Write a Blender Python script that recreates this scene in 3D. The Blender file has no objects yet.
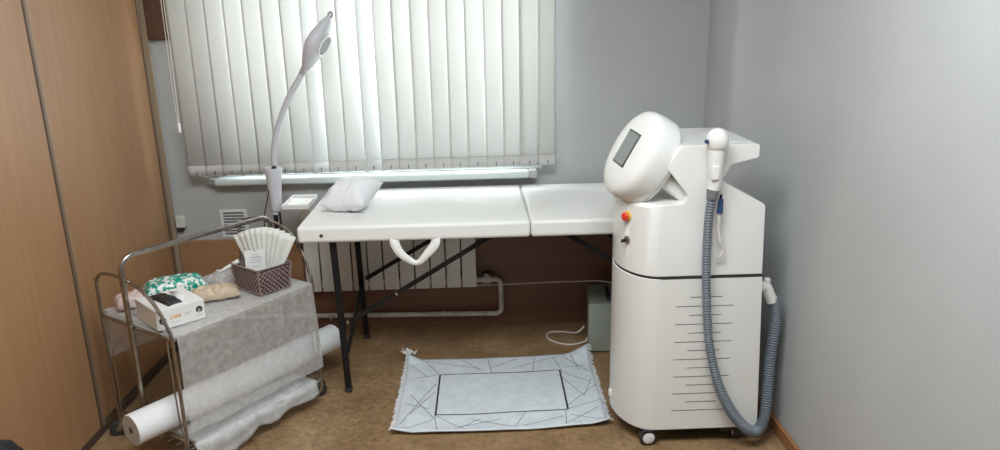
import bpy, bmesh, math, random
from mathutils import Vector, Matrix, noise
random.seed(7)
SC = bpy.context.scene
COL = SC.collection
PI = math.pi
V = Vector

# ------------------------------------------------------------------ materials
def mat(name, col, rough=.5, metal=0, spec=.5, noise_scale=None, noise_amt=.1, col2=None, bump=0, bump_scale=60,
        stretch=None, trans=0, coat=0, detail=4, emit=0):
    m = bpy.data.materials.new(name); m.use_nodes = True
    nt = m.node_tree; b = nt.nodes['Principled BSDF']
    b.inputs['Base Color'].default_value = (*col, 1); b.inputs['Roughness'].default_value = rough
    b.inputs['Metallic'].default_value = metal; b.inputs['Specular IOR Level'].default_value = spec
    b.inputs['Coat Weight'].default_value = coat
    tc = nt.nodes.new('ShaderNodeTexCoord'); mp = nt.nodes.new('ShaderNodeMapping')
    nt.links.new(tc.outputs['Object'], mp.inputs['Vector'])
    if stretch: mp.inputs['Scale'].default_value = stretch
    if noise_scale:
        n = nt.nodes.new('ShaderNodeTexNoise'); n.inputs['Scale'].default_value = noise_scale
        n.inputs['Detail'].default_value = detail
        nt.links.new(mp.outputs[0], n.inputs['Vector'])
        r = nt.nodes.new('ShaderNodeValToRGB')
        c2 = col2 or tuple(max(0, c * (1 - noise_amt)) for c in col)
        r.color_ramp.elements[0].position = .35; r.color_ramp.elements[1].position = .65
        r.color_ramp.elements[0].color = (*c2, 1); r.color_ramp.elements[1].color = (*col, 1)
        nt.links.new(n.outputs['Fac'], r.inputs['Fac']); nt.links.new(r.outputs[0], b.inputs['Base Color'])
    if bump:
        n2 = nt.nodes.new('ShaderNodeTexNoise'); n2.inputs['Scale'].default_value = bump_scale
        nt.links.new(mp.outputs[0], n2.inputs['Vector'])
        bp = nt.nodes.new('ShaderNodeBump'); bp.inputs['Strength'].default_value = bump; bp.inputs['Distance'].default_value = .01
        nt.links.new(n2.outputs['Fac'], bp.inputs['Height']); nt.links.new(bp.outputs[0], b.inputs['Normal'])
    if trans:
        t = nt.nodes.new('ShaderNodeBsdfTranslucent'); t.inputs[0].default_value = (*col, 1)
        mx = nt.nodes.new('ShaderNodeMixShader'); mx.inputs[0].default_value = trans
        out = nt.nodes['Material Output']
        nt.links.new(b.outputs[0], mx.inputs[1]); nt.links.new(t.outputs[0], mx.inputs[2]); nt.links.new(mx.outputs[0], out.inputs[0])
    if emit:
        b.inputs['Emission Color'].default_value = (*col, 1); b.inputs['Emission Strength'].default_value = emit
    return m

def film(name, col, alpha_lo, alpha_hi, scale, rough=.5, stretch=None, bump=.4):
    """thin translucent film or non-woven sheet: partly lets what is behind show"""
    m = mat(name, col, rough, bump=bump, bump_scale=scale * .6, stretch=stretch)
    nt = m.node_tree; b = nt.nodes['Principled BSDF']; out = nt.nodes['Material Output']
    mp = [n for n in nt.nodes if n.type == 'MAPPING'][0]
    n = nt.nodes.new('ShaderNodeTexNoise'); n.inputs['Scale'].default_value = scale; n.inputs['Detail'].default_value = 6
    nt.links.new(mp.outputs[0], n.inputs['Vector'])
    mr = nt.nodes.new('ShaderNodeMapRange'); mr.inputs[1].default_value = .35; mr.inputs[2].default_value = .68
    mr.inputs[3].default_value = alpha_lo; mr.inputs[4].default_value = alpha_hi
    nt.links.new(n.outputs['Fac'], mr.inputs[0])
    tl = nt.nodes.new('ShaderNodeBsdfTranslucent'); tl.inputs[0].default_value = (*col, 1)
    m1 = nt.nodes.new('ShaderNodeMixShader'); m1.inputs[0].default_value = .3
    nt.links.new(b.outputs[0], m1.inputs[1]); nt.links.new(tl.outputs[0], m1.inputs[2])
    tr = nt.nodes.new('ShaderNodeBsdfTransparent'); m2 = nt.nodes.new('ShaderNodeMixShader')
    nt.links.new(mr.outputs[0], m2.inputs[0]); nt.links.new(tr.outputs[0], m2.inputs[1]); nt.links.new(m1.outputs[0], m2.inputs[2])
    nt.links.new(m2.outputs[0], out.inputs[0])
    return m

def wood(name, c1, c2, rough=.45, axis='z', scale=6, streak=.6):
    m = bpy.data.materials.new(name); m.use_nodes = True
    nt = m.node_tree; b = nt.nodes['Principled BSDF']
    b.inputs['Roughness'].default_value = rough
    tc = nt.nodes.new('ShaderNodeTexCoord'); mp = nt.nodes.new('ShaderNodeMapping')
    nt.links.new(tc.outputs['Object'], mp.inputs['Vector'])
    mp.inputs['Scale'].default_value = {'z': (6, 6, .35), 'x': (.35, 6, 6), 'y': (6, .35, 6)}[axis]
    n = nt.nodes.new('ShaderNodeTexNoise'); n.inputs['Scale'].default_value = scale; n.inputs['Detail'].default_value = 8
    n.inputs['Roughness'].default_value = .65
    n.inputs['Distortion'].default_value = .6
    nt.links.new(mp.outputs[0], n.inputs['Vector'])
    r = nt.nodes.new('ShaderNodeValToRGB'); r.color_ramp.elements[0].position = .32; r.color_ramp.elements[1].position = .68
    r.color_ramp.elements[0].color = (*c2, 1); r.color_ramp.elements[1].color = (*c1, 1)
    nt.links.new(n.outputs['Fac'], r.inputs['Fac'])
    nt.links.new(r.outputs[0], b.inputs['Base Color'])
    return m

M = {}
M['wall'] = mat('wall_paint', (.465, .478, .485), .75, noise_scale=2.2, noise_amt=.06, bump=.12, bump_scale=25)
M['ceiling'] = mat('ceiling_paint', (.75, .75, .74), .9)
M['wood'] = wood('wardrobe_beech', (.41, .225, .115), (.35, .187, .09), .42, scale=5)
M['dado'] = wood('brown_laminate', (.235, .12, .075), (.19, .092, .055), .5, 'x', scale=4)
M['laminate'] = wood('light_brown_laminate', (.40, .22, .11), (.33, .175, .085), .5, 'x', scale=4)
M['darkwood'] = wood('dark_red_wood', (.13, .065, .04), (.10, .045, .03), .5)
M['profile'] = mat('door_profile', (.22, .15, .10), .4, metal=.2)
M['profile_light'] = mat('edge_strip_light', (.36, .27, .19), .5)
M['profile_dark'] = mat('door_profile_dark', (.07, .045, .03), .5)
M['skirting'] = wood('skirting_wood', (.36, .17, .075), (.27, .12, .05), .5, 'y', scale=5)
M['slat'] = mat('blind_fabric', (.80, .81, .79), .7, trans=.28, bump=.08, bump_scale=160)
M['slat_end'] = mat('blind_weight_pocket', (.60, .60, .58), .7, trans=.08)
M['pvc'] = mat('window_pvc', (.82, .86, .84), .3)
M['sill'] = mat('sill_plastic', (.58, .64, .62), .25)
M['white'] = mat('white_plastic', (.80, .80, .78), .28, coat=.2)
M['white_gloss'] = mat('machine_white', (.82, .82, .80), .22, coat=.35)
M['panel_white'] = mat('machine_panel_white', (.79, .79, .765), .3, coat=.1)
M['lamp_white'] = mat('lamp_white', (.62, .63, .68), .35)
M['leather'] = mat('white_leatherette', (.84, .84, .82), .42, bump=.10, bump_scale=120)
M['black_metal'] = mat('black_steel', (.010, .009, .010), .5, spec=.3)
M['chrome'] = mat('worn_chrome', (.47, .44, .40), .25, metal=1, noise_scale=30, noise_amt=.3)
M['rubber'] = mat('grey_rubber', (.03, .03, .03), .6)
M['black'] = mat('black_plastic', (.012, .012, .014), .45)
M['darkline'] = mat('dark_groove', (.03, .03, .032), .6)
M['screen'] = mat('screen_grey', (.22, .24, .23), .15)
M['bezel'] = mat('screen_bezel', (.045, .05, .05), .3)
M['red'] = mat('red_button', (.75, .04, .02), .3)
M['yellow'] = mat('yellow_ring', (.72, .45, .06), .4)
M['hose'] = mat('grey_hose', (.15, .175, .205), .5)
M['collar'] = mat('grey_collar', (.19, .20, .22), .4)
M['blue'] = mat('blue_plug', (.03, .06, .16), .3)
M['radiator'] = mat('radiator_enamel', (.80, .78, .74), .4)
M['pipe'] = mat('pipe_paint', (.78, .74, .69), .5, noise_scale=14, noise_amt=.3)
M['green_box'] = mat('grey_green_paint', (.33, .365, .31), .5, noise_scale=8, noise_amt=.12)
M['cord'] = mat('white_cord', (.72, .70, .64), .5)
M['rug'] = mat('rug_weave', (.74, .80, .85), .95, noise_scale=22, noise_amt=.10, bump=.35, bump_scale=260)
M['rug_line'] = mat('rug_line', (.03, .035, .05), .95)
M['rug_thin'] = mat('rug_thin_line', (.14, .16, .19), .95)
M['fringe'] = mat('rug_fringe', (.74, .76, .77), .95)
M['pillow'] = mat('pillow_cotton', (.84, .84, .87), .85, bump=.15, bump_scale=70)
M['roll'] = mat('nonwoven_roll', (.84, .85, .87), .7, bump=.1, bump_scale=200)
M['roll_end'] = mat('roll_end', (.60, .58, .53), .8, noise_scale=60, noise_amt=.15)
M['card_core'] = mat('cardboard_core', (.16, .11, .07), .8)
M['sheet'] = film('nonwoven_sheet', (.84, .83, .83), .42, .58, 42, .8, bump=.2)
M['bag_film'] = film('plastic_film', (.80, .81, .82), .50, .85, 14, .35, bump=.5)
M['clear_film'] = film('clear_film', (.80, .80, .80), .10, .5, 30, .15, bump=.8)
M['shelf'] = mat('trolley_shelf', (.42, .40, .38), .5)
M['card'] = mat('white_cardboard', (.78, .77, .76), .55)
M['black_glove'] = mat('black_nitrile', (.02, .02, .022), .4, bump=.4, bump_scale=40)
M['orange'] = mat('orange_print', (.75, .33, .07), .6)
M['greyprint'] = mat('grey_print', (.35, .35, .38), .6)
M['darkprint'] = mat('dark_print', (.03, .035, .045), .5)
M['beige'] = mat('beige_paper', (.62, .49, .36), .6, noise_scale=40, noise_amt=.25, bump=.3, bump_scale=60)
M['pinkpack'] = mat('pink_white_pack', (.72, .68, .66), .45, noise_scale=25, col2=(.62, .42, .40), bump=.4, bump_scale=50)
M['basket'] = mat('mauve_plastic', (.30, .215, .205), .45)
M['basket_in'] = mat('mauve_plastic_shaded', (.10, .065, .062), .6)
M['tissue'] = mat('white_nonwoven', (.83, .84, .79), .85, trans=.15)
M['vent'] = mat('vent_white', (.72, .73, .74), .5)
M['vent_dark'] = mat('vent_gap', (.14, .14, .15), .8)
M['socket'] = mat('socket_ivory', (.60, .64, .58), .45)
M['fabric_black'] = mat('black_cloth', (.012, .014, .018), .8, bump=.4, bump_scale=80)
M['lamp_glow'] = mat('lamp_diffuser', (1, .98, .95), .5, emit=3.0)

# green leaves on white: wipes pack
def green_mat():
    m = mat('green_white_pack', (.8, .82, .8), .3, noise_scale=60, col2=(.0, .33, .23), detail=3)
    r = [n for n in m.node_tree.nodes if n.type == 'VALTORGB'][0]
    r.color_ramp.elements[0].position = .50; r.color_ramp.elements[1].position = .55
    return m
M['green'] = green_mat()

# linoleum floor
def floor_mat():
    m = bpy.data.materials.new('linoleum'); m.use_nodes = True
    nt = m.node_tree; b = nt.nodes['Principled BSDF']; b.inputs['Roughness'].default_value = .38
    b.inputs['Specular IOR Level'].default_value = .45
    tc = nt.nodes.new('ShaderNodeTexCoord')
    n1 = nt.nodes.new('ShaderNodeTexNoise'); n1.inputs['Scale'].default_value = 5; n1.inputs['Detail'].default_value = 8; n1.inputs['Roughness'].default_value = .7
    n2 = nt.nodes.new('ShaderNodeTexNoise'); n2.inputs['Scale'].default_value = 38; n2.inputs['Detail'].default_value = 6; n2.inputs['Roughness'].default_value = .75
    for n in (n1, n2): nt.links.new(tc.outputs['Object'], n.inputs['Vector'])
    r1 = nt.nodes.new('ShaderNodeValToRGB'); r1.color_ramp.elements[0].position = .3; r1.color_ramp.elements[1].position = .7
    r1.color_ramp.elements[0].color = (.235, .14, .070, 1); r1.color_ramp.elements[1].color = (.45, .30, .165, 1)
    r2 = nt.nodes.new('ShaderNodeValToRGB'); r2.color_ramp.elements[0].position = .35; r2.color_ramp.elements[1].position = .65
    r2.color_ramp.elements[0].color = (.62, .60, .56, 1); r2.color_ramp.elements[1].color = (1.1, 1.1, 1.1, 1)
    nt.links.new(n1.outputs['Fac'], r1.inputs[0]); nt.links.new(n2.outputs['Fac'], r2.inputs[0])
    mx = nt.nodes.new('ShaderNodeMixRGB'); mx.blend_type = 'MULTIPLY'; mx.inputs[0].default_value = 1
    nt.links.new(r1.outputs[0], mx.inputs[1]); nt.links.new(r2.outputs[0], mx.inputs[2])
    br = nt.nodes.new('ShaderNodeTexBrick'); br.offset = 0
    br.inputs['Scale'].default_value = 1; br.inputs['Brick Width'].default_value = .33; br.inputs['Row Height'].default_value = .33
    br.inputs['Mortar Size'].default_value = .003; br.inputs['Mortar Smooth'].default_value = .6
    br.inputs['Color1'].default_value = (1, 1, 1, 1); br.inputs['Color2'].default_value = (.93, .92, .90, 1); br.inputs['Mortar'].default_value = (.70, .66, .60, 1)
    nt.links.new(tc.outputs['Object'], br.inputs['Vector'])
    m2 = nt.nodes.new('ShaderNodeMixRGB'); m2.blend_type = 'MULTIPLY'; m2.inputs[0].default_value = .35
    nt.links.new(mx.outputs[0], m2.inputs[1]); nt.links.new(br.outputs[0], m2.inputs[2])
    nt.links.new(m2.outputs[0], b.inputs['Base Color'])
    return m
M['floor'] = floor_mat()

def glass_mat():
    m = bpy.data.materials.new('window_glass'); m.use_nodes = True; nt = m.node_tree
    nt.nodes.remove(nt.nodes['Principled BSDF']); out = nt.nodes['Material Output']
    t = nt.nodes.new('ShaderNodeBsdfTransparent'); g = nt.nodes.new('ShaderNodeBsdfGlossy'); g.inputs['Roughness'].default_value = .02
    mx = nt.nodes.new('ShaderNodeMixShader'); mx.inputs[0].default_value = .06
    nt.links.new(t.outputs[0], mx.inputs[1]); nt.links.new(g.outputs[0], mx.inputs[2]); nt.links.new(mx.outputs[0], out.inputs[0])
    return m
M['glass'] = glass_mat()

# ------------------------------------------------------------------ mesh helpers
def basis_xy(x_axis, z_axis=(0, 0, 1)):
    x = V(x_axis).normalized(); z = V(z_axis).normalized(); y = z.cross(x).normalized(); z = x.cross(y)
    return Matrix((x, y, z)).transposed()

class MB:
    def __init__(self): self.bm = bmesh.new(); self.mi = 0
    def _mark(self, faces):
        for f in faces: f.material_index = self.mi
    def box(self, x0, x1, y0, y1, z0, z1):
        vs = [self.bm.verts.new((x, y, z)) for x in (x0, x1) for y in (y0, y1) for z in (z0, z1)]
        fs = [(0, 1, 3, 2), (4, 6, 7, 5), (0, 4, 5, 1), (2, 3, 7, 6), (0, 2, 6, 4), (1, 5, 7, 3)]
        self._mark([self.bm.faces.new([vs[i] for i in f]) for f in fs]); return self
    def obox(self, c, size, R=None):
        R = R or Matrix.Identity(3); c = V(c)
        vs = [self.bm.verts.new(c + R @ V((x * size[0] / 2, y * size[1] / 2, z * size[2] / 2))) for x in (-1, 1) for y in (-1, 1) for z in (-1, 1)]
        fs = [(0, 1, 3, 2), (4, 6, 7, 5), (0, 4, 5, 1), (2, 3, 7, 6), (0, 2, 6, 4), (1, 5, 7, 3)]
        self._mark([self.bm.faces.new([vs[i] for i in f]) for f in fs]); return self
    def bar(self, a, b, w, h, up=(0, 0, 1)):
        a, b = V(a), V(b); d = b - a
        x = d.normalized(); u = V(up)
        if abs(x.dot(u)) > .95: u = V((0, 1, 0))
        y = u.cross(x).normalized(); z = x.cross(y)
        R = Matrix((x, y, z)).transposed()
        return self.obox((a + b) / 2, (d.length, w, h), R)
    def tube(self, pts, r, seg=10, caps=True, closed=False, rfun=None):
        pts = [V(p) for p in pts]; n = len(pts)
        rings = []; prev = None
        for i, p in enumerate(pts):
            if closed: t = (pts[(i + 1) % n] - pts[i - 1]).normalized()
            else: t = (pts[min(i + 1, n - 1)] - pts[max(i - 1, 0)]).normalized()
            if prev is None:
                a = V((0, 0, 1)) if abs(t.z) < .9 else V((1, 0, 0))
                u = t.cross(a).normalized()
            else:
                u = (prev - t * prev.dot(t)).normalized()
            prev = u; v = t.cross(u)
            rr = rfun(i / (n - 1)) if rfun else r
            rings.append([self.bm.verts.new(p + (u * math.cos(2 * PI * k / seg) + v * math.sin(2 * PI * k / seg)) * rr) for k in range(seg)])
        fs = []
        for i in range(n if closed else n - 1):
            A, B = rings[i], rings[(i + 1) % n]
            for k in range(seg): fs.append(self.bm.faces.new((A[k], A[(k + 1) % seg], B[(k + 1) % seg], B[k])))
        if caps and not closed:
            fs.append(self.bm.faces.new(rings[0][::-1])); fs.append(self.bm.faces.new(rings[-1]))
        self._mark(fs); return self
    def cyl(self, a, b, r, seg=20, r2=None):
        a, b = V(a), V(b); r2 = r if r2 is None else r2
        return self.tube([a, b], r, seg, rfun=lambda t: r + (r2 - r) * t)
    def lathe(self, prof, origin, axis, seg=28):
        """prof: (radius, height) along axis"""
        ax = V(axis).normalized(); a = V((0, 0, 1)) if abs(ax.z) < .9 else V((1, 0, 0))
        u = ax.cross(a).normalized(); v = ax.cross(u); o = V(origin)
        rings = [[self.bm.verts.new(o + ax * h + (u * math.cos(2 * PI * k / seg) + v * math.sin(2 * PI * k / seg)) * max(r, 1e-4)) for k in range(seg)] for r, h in prof]
        fs = []
        for A, B in zip(rings, rings[1:]):
            for k in range(seg): fs.append(self.bm.faces.new((A[k], A[(k + 1) % seg], B[(k + 1) % seg], B[k])))
        fs.append(self.bm.faces.new(rings[0][::-1])); fs.append(self.bm.faces.new(rings[-1]))
        self._mark(fs); return self
    def grid(self, fn, nu, nv, wrap=False):
        vs = [[self.bm.verts.new(fn(i / nu, j / nv)) for j in range(nv + 1)] for i in range(nu + 1)]
        fs = []
        for i in range(nu):
            for j in range(nv):
                fs.append(self.bm.faces.new((vs[i][j], vs[i + 1][j], vs[i + 1][j + 1], vs[i][j + 1])))
        self._mark(fs); return self
    def ell(self, c, R, a, b, h, e1=1.0, e2=1.0, nu=40, nv=24, fn=None):
        """superellipsoid, axes R columns; e1: roundness of profile along axis3, e2: of outline in axes 1-2"""
        c = V(c)
        sp = lambda x, p: math.copysign(abs(x) ** p, x)
        rows = []
        for j in range(1, nv):
            ph = -PI / 2 + PI * j / nv
            row = []
            for i in range(nu):
                th = 2 * PI * i / nu
                x = a * sp(math.cos(ph), e1) * sp(math.cos(th), e2); y = b * sp(math.cos(ph), e1) * sp(math.sin(th), e2); z = h * sp(math.sin(ph), e1)
                p = V((x, y, z))
                if fn: p = fn(p)
                row.append(self.bm.verts.new(c + R @ p))
            rows.append(row)
        pb = V((0, 0, -h)); pt = V((0, 0, h))
        if fn: pb, pt = fn(pb), fn(pt)
        B = self.bm.verts.new(c + R @ pb); T = self.bm.verts.new(c + R @ pt); fs = []
        for A, C in zip(rows, rows[1:]):
            for i in range(nu): fs.append(self.bm.faces.new((A[i], A[(i + 1) % nu], C[(i + 1) % nu], C[i])))
        for i in range(nu):
            fs.append(self.bm.faces.new((B, rows[0][(i + 1) % nu], rows[0][i]))); fs.append(self.bm.faces.new((T, rows[-1][i], rows[-1][(i + 1) % nu])))
        self._mark(fs); return self
    def poly(self, pts):
        self._mark([self.bm.faces.new([self.bm.verts.new(p) for p in pts])]); return self

def root_of(o):
    while o.parent: o = o.parent
    return o

def build(name, mb, mats, parent=None, origin=None, bevel=0, seg=2, solid=0, smooth=35, sub=0, bev_angle=40):
    bm = mb.bm
    bmesh.ops.recalc_face_normals(bm, faces=bm.faces)
    me = bpy.data.meshes.new(name); o = bpy.data.objects.new(name, me); COL.objects.link(o)
    if parent is not None:
        off = root_of(parent).location.copy(); o.parent = parent
    else:
        off = V(origin) if origin is not None else None
        if off is None:
            xs = [v.co for v in bm.verts]
            off = V(((min(c.x for c in xs) + max(c.x for c in xs)) / 2, (min(c.y for c in xs) + max(c.y for c in xs)) / 2, min(c.z for c in xs)))
        o.location = off
    if getattr(root_of(o), 'rotation_euler', None) is not None and parent is not None and parent.get('_local'):
        off = V((0, 0, 0))
    for v in bm.verts: v.co -= off
    bm.to_mesh(me); bm.free()
    for m in (mats if isinstance(mats, (list, tuple)) else [mats]): me.materials.append(m)
    for p in me.polygons: p.use_smooth = True
    me.set_sharp_from_angle(angle=math.radians(smooth))
    if solid:
        s = o.modifiers.new('solid', 'SOLIDIFY'); s.thickness = solid; s.offset = 0
    if bevel:
        b = o.modifiers.new('bevel', 'BEVEL'); b.width = bevel; b.segments = seg; b.limit_method = 'ANGLE'; b.angle_limit = math.radians(bev_angle)
        b.harden_normals = False
    if sub:
        s = o.modifiers.new('sub', 'SUBSURF'); s.levels = sub; s.render_levels = sub
    return o

def thing(name, label, cat, loc, group=None):
    o = bpy.data.objects.new(name, None); COL.objects.link(o); o.location = loc; o.empty_display_size = .1
    return tag(o, label, cat, group)
def tag(o, label, cat, group=None):
    o['label'] = label; o['category'] = cat
    if group: o['group'] = group
    return o
def struct(name, mb, m, **k):
    o = build(name, mb, m, **k); o['kind'] = 'structure'; return o

def smooth_path(pts, n=12):
    """Catmull-Rom through points"""
    P = [V(p) for p in pts]; P = [P[0] * 2 - P[1]] + P + [P[-1] * 2 - P[-2]]
    out = []
    for i in range(1, len(P) - 2):
        a, b, c, d = P[i - 1:i + 3]
        for k in range(n):
            t = k / n
            out.append(.5 * ((2 * b) + (c - a) * t + (2 * a - 5 * b + 4 * c - d) * t * t + (3 * b - a - 3 * c + d) * t ** 3))
    out.append(P[-2]); return out
def resample(pts, step):
    out = [pts[0]]; acc = 0
    for a, b in zip(pts, pts[1:]):
        L = (b - a).length; 
        while acc + L >= step:
            t = (step - acc) / L; a = a.lerp(b, t); out.append(a.copy()); L = (b - a).length; acc = 0
        acc += L
    return out
def arc_corner(a, c, b, r, n=8):
    """rounded corner at c between a and b"""
    a, c, b = V(a), V(c), V(b); d1 = (a - c).normalized(); d2 = (b - c).normalized()
    ang = d1.angle(d2); t = r / math.tan(ang / 2)
    p1, p2 = c + d1 * t, c + d2 * t
    bis = (d1 + d2).normalized(); o = c + bis * (r / math.sin(ang / 2))
    out = []
    for i in range(n + 1):
        q = p1.lerp(p2, i / n); out.append(o + (q - o).normalized() * r)
    return out
def bent(pts, r):
    out = [V(pts[0])]
    for i in range(1, len(pts) - 1): out += arc_corner(pts[i - 1], pts[i], pts[i + 1], r)
    out.append(V(pts[-1])); return out

# ------------------------------------------------------------------ camera
F = 734.0; P_ = math.radians(15.7); Y_ = math.radians(1.7); R_ = math.radians(-1.2)
f = V((math.sin(Y_) * math.cos(P_), math.cos(Y_) * math.cos(P_), -math.sin(P_)))
r0 = V((math.cos(Y_), -math.sin(Y_), 0)); u0 = r0.cross(f)
r = math.cos(R_) * r0 + math.sin(R_) * u0; u = -math.sin(R_) * r0 + math.cos(R_) * u0
cam = bpy.data.cameras.new('camera'); co = bpy.data.objects.new('camera', cam); COL.objects.link(co)
co.matrix_world = Matrix.Translation((0, 0, 1.6)) @ Matrix((r, u, -f)).transposed().to_4x4()
cam.sensor_width = 36; cam.lens = F / 1000 * 36; cam.clip_start = .05
SC.camera = co

# ------------------------------------------------------------------ room
D = 3.70; XR = 1.158; XL = -2.2; YB = -1.6; H = 2.65
WX0, WX1, WZ0, WZ1 = -1.27, .33, .86, 2.25
struct('floor', MB().box(XL, XR, YB, D, -.05, 0), M['floor'], origin=(0, 0, 0))
struct('ceiling', MB().box(XL, XR, YB, D, H, H + .05), M['ceiling'])
w = MB(); w.box(XL, WX0, D, D + .3, 0, H).box(WX1, XR, D, D + .3, 0, H).box(WX0, WX1, D, D + .3, 0, WZ0).box(WX0, WX1, D, D + .3, WZ1, H)
struct('wall_back', w, M['wall'])
struct('wall_right', MB().box(XR, XR + .1, YB, D + .3, 0, H), M['wall'])
struct('wall_left', MB().box(XL - .1, XL, YB, D + .3, 0, H), M['wall'])
struct('wall_front', MB().box(XL, XR, YB - .1, YB, 0, H), M['wall'])
struct('baseboard_right', MB().box(XR - .016, XR, YB, D - .008, 0, .055), M['skirting'], bevel=.005)
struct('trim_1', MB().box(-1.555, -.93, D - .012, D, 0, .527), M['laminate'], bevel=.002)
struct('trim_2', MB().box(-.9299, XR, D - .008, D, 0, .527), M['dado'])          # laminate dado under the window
# window
fr = MB()
y0, y1 = D + .06, D + .13
fr.box(WX0, WX0 + .07, y0, y1, WZ0, WZ1).box(WX1 - .07, WX1, y0, y1, WZ0, WZ1).box(WX0 + .07, WX1 - .07, y0, y1, WZ0, WZ0 + .07).box(WX0 + .07, WX1 - .07, y0, y1, WZ1 - .07, WZ1)
for xm in (-.80, -.24): fr.box(xm - .045, xm + .045, y0 + .002, y1 - .002, WZ0 + .07, WZ1 - .07)
win = struct('window_1', fr, M['pvc'], bevel=.006)
g = build('window_pane', MB().box(WX0 + .06, WX1 - .06, D + .09, D + .10, WZ0 + .06, WZ1 - .06), M['glass'], win)
s = build('window_sill', MB().box(-1.315, .262, D - .075, D - .0005, .820, .858), M['sill'], win, bevel=.012, seg=3)
s2 = MB().box(-1.352, -1.315, D - .05, D - .001, .826, .853).box(.262, .302, D - .06, D - .001, .818, .858)
build('sill_end_cap', s2, mat('sill_cap', (.42, .43, .42), .5), win, bevel=.004)

# ------------------------------------------------------------------ wardrobe (sliding doors, left)
WXF = -1.556
wd = thing('wardrobe', 'tall beech laminate wardrobe with sliding doors along the left wall', 'wardrobe', (-1.88, 2.3, 0))
build('body', MB().box(XL + .01, -1.608, .92, D - .012, .0, 2.5), M['wood'], wd, bevel=.002)
sd = MB().box(-1.6079, WXF, D - .024, D - .012, 0, 2.5)
build('side_panel', sd, M['profile_light'], wd, bevel=.001)
build('track', MB().box(-1.6079, WXF + .001, .92, D - .0245, 0, .028), M['profile_dark'], wd, bevel=.001)
def door(y0, y1, x):
    d = build('door', MB().box(x - .018, x, y0 + .016, y1 - .016, .032, 2.45), M['wood'], wd)
    pr_ = MB().box(x - .021, x + .004, y1 - .018, y1, .03, 2.46)
    build('edge_profile', pr_, M['profile'], d, bevel=.002)
    build('edge_profile', MB().box(x - .021, x + .004, y0, y0 + .016, .03, 2.46), M['profile'], d, bevel=.002)
    build('edge_strip', MB().box(x - .0205, x + .001, y1, y1 + .009, .03, 2.46), M['profile_light'], d)
    build('edge_gap', MB().box(x - .0180, x + .0008, y1 - .026, y1 - .018, .03, 2.46), M['profile_dark'], d)
door(2.745, 3.664, -1.576)
door(1.86, 2.735, -1.561)
door(.94, 1.852, -1.576)
# board at the top of the back wall
tag(build('wooden_board', MB().box(-1.551, -1.445, D - .03, D, 1.535, H), M['darkwood'], bevel=.003),
    'dark reddish-brown wooden board high on the wall between wardrobe and blind', 'board')

# ------------------------------------------------------------------ vertical blind
YBL = D - .10
bl = thing('vertical_blind', 'white vertical slat blind hanging over the window', 'blind', (-.52, YBL, .88))
PITCH = .0861; NS = 21; X0 = -1.372
build('head_rail', MB().box(-1.42, .42, YBL - .02, YBL + .02, 2.33, 2.36), M['pvc'], bl, bevel=.004)
chain_pts = []
for i in range(NS):
    cx = X0 + i * PITCH; rnd = random.Random(i * 13 + 5)
    a = math.radians(8 + rnd.uniform(-3, 4))
    wd2 = .097
    if i in (7,): a = math.radians(39.8)
    if i in (10,): a = math.radians(39.8)
    if i == NS - 1: a = math.radians(4); wd2 = .085
    tilt = rnd.uniform(-.004, .004)
    zb = .882 + .0006 * i
    def fn(uu, vv, cx=cx, a=a, tilt=tilt, wd2=wd2, zb=zb):
        s_ = (uu - .5) * wd2; bow = .003 * (1 - (2 * uu - 1) ** 2)
        z = zb + vv * (2.33 - zb)
        return V((cx + s_ * math.cos(a) - bow * math.sin(a) + tilt * (1 - vv), YBL + s_ * math.sin(a) - bow * math.cos(a), z))
    sl = build('slat', MB().grid(fn, 8, 1), M['slat'], bl, solid=.0006)
    def fn2(uu, vv, fn=fn): 
        p = fn(uu, vv * .052 / (2.33 - .882)); return p + V((0, -.0016, 0))
    build('bottom_weight', MB().grid(fn2, 8, 1), M['slat_end'], sl, solid=.0015)
    chain_pts.append((cx + tilt, zb))
ch = MB()
for side in (-1, 1):
    pts = []
    for (xa, za), (xb, zb) in zip(chain_pts, chain_pts[1:]):
        for k in range(8):
            t = k / 8; pts.append(V((xa + (xb - xa) * t, YBL + side * .016, za + .012 - .012 * math.sin(PI * t))))
    pts.append(V((chain_pts[-1][0], YBL + side * .016, chain_pts[-1][1] + .012)))
    ch.tube(pts, .0011, 5)
build('bead_chain', ch, M['cord'], bl)
clipm = mat('clip_grey', (.22, .22, .22), .5)
for x, z in chain_pts: build('chain_clip', MB().box(x - .003, x + .003, YBL - .022, YBL - .015, z + .008, z + .026), clipm, bl, bevel=.001)
cc = MB(); cp = smooth_path([(-1.445, YBL + .0, 2.33), (-1.440, YBL - .0, 1.7), (-1.442, YBL, 1.30), (-1.437, YBL, 1.12), (-1.430, YBL, 1.30), (-1.428, YBL, 1.7), (-1.43, YBL, 2.33)], 10)
cc.tube(cp, .0018, 6); build('control_chain', cc, M['cord'], bl)
cw = MB().cyl((-1.438, YBL, 1.10), (-1.438, YBL, 1.145), .008, 12); build('chain_weight', cw, M['white'], bl, bevel=.002)

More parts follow.
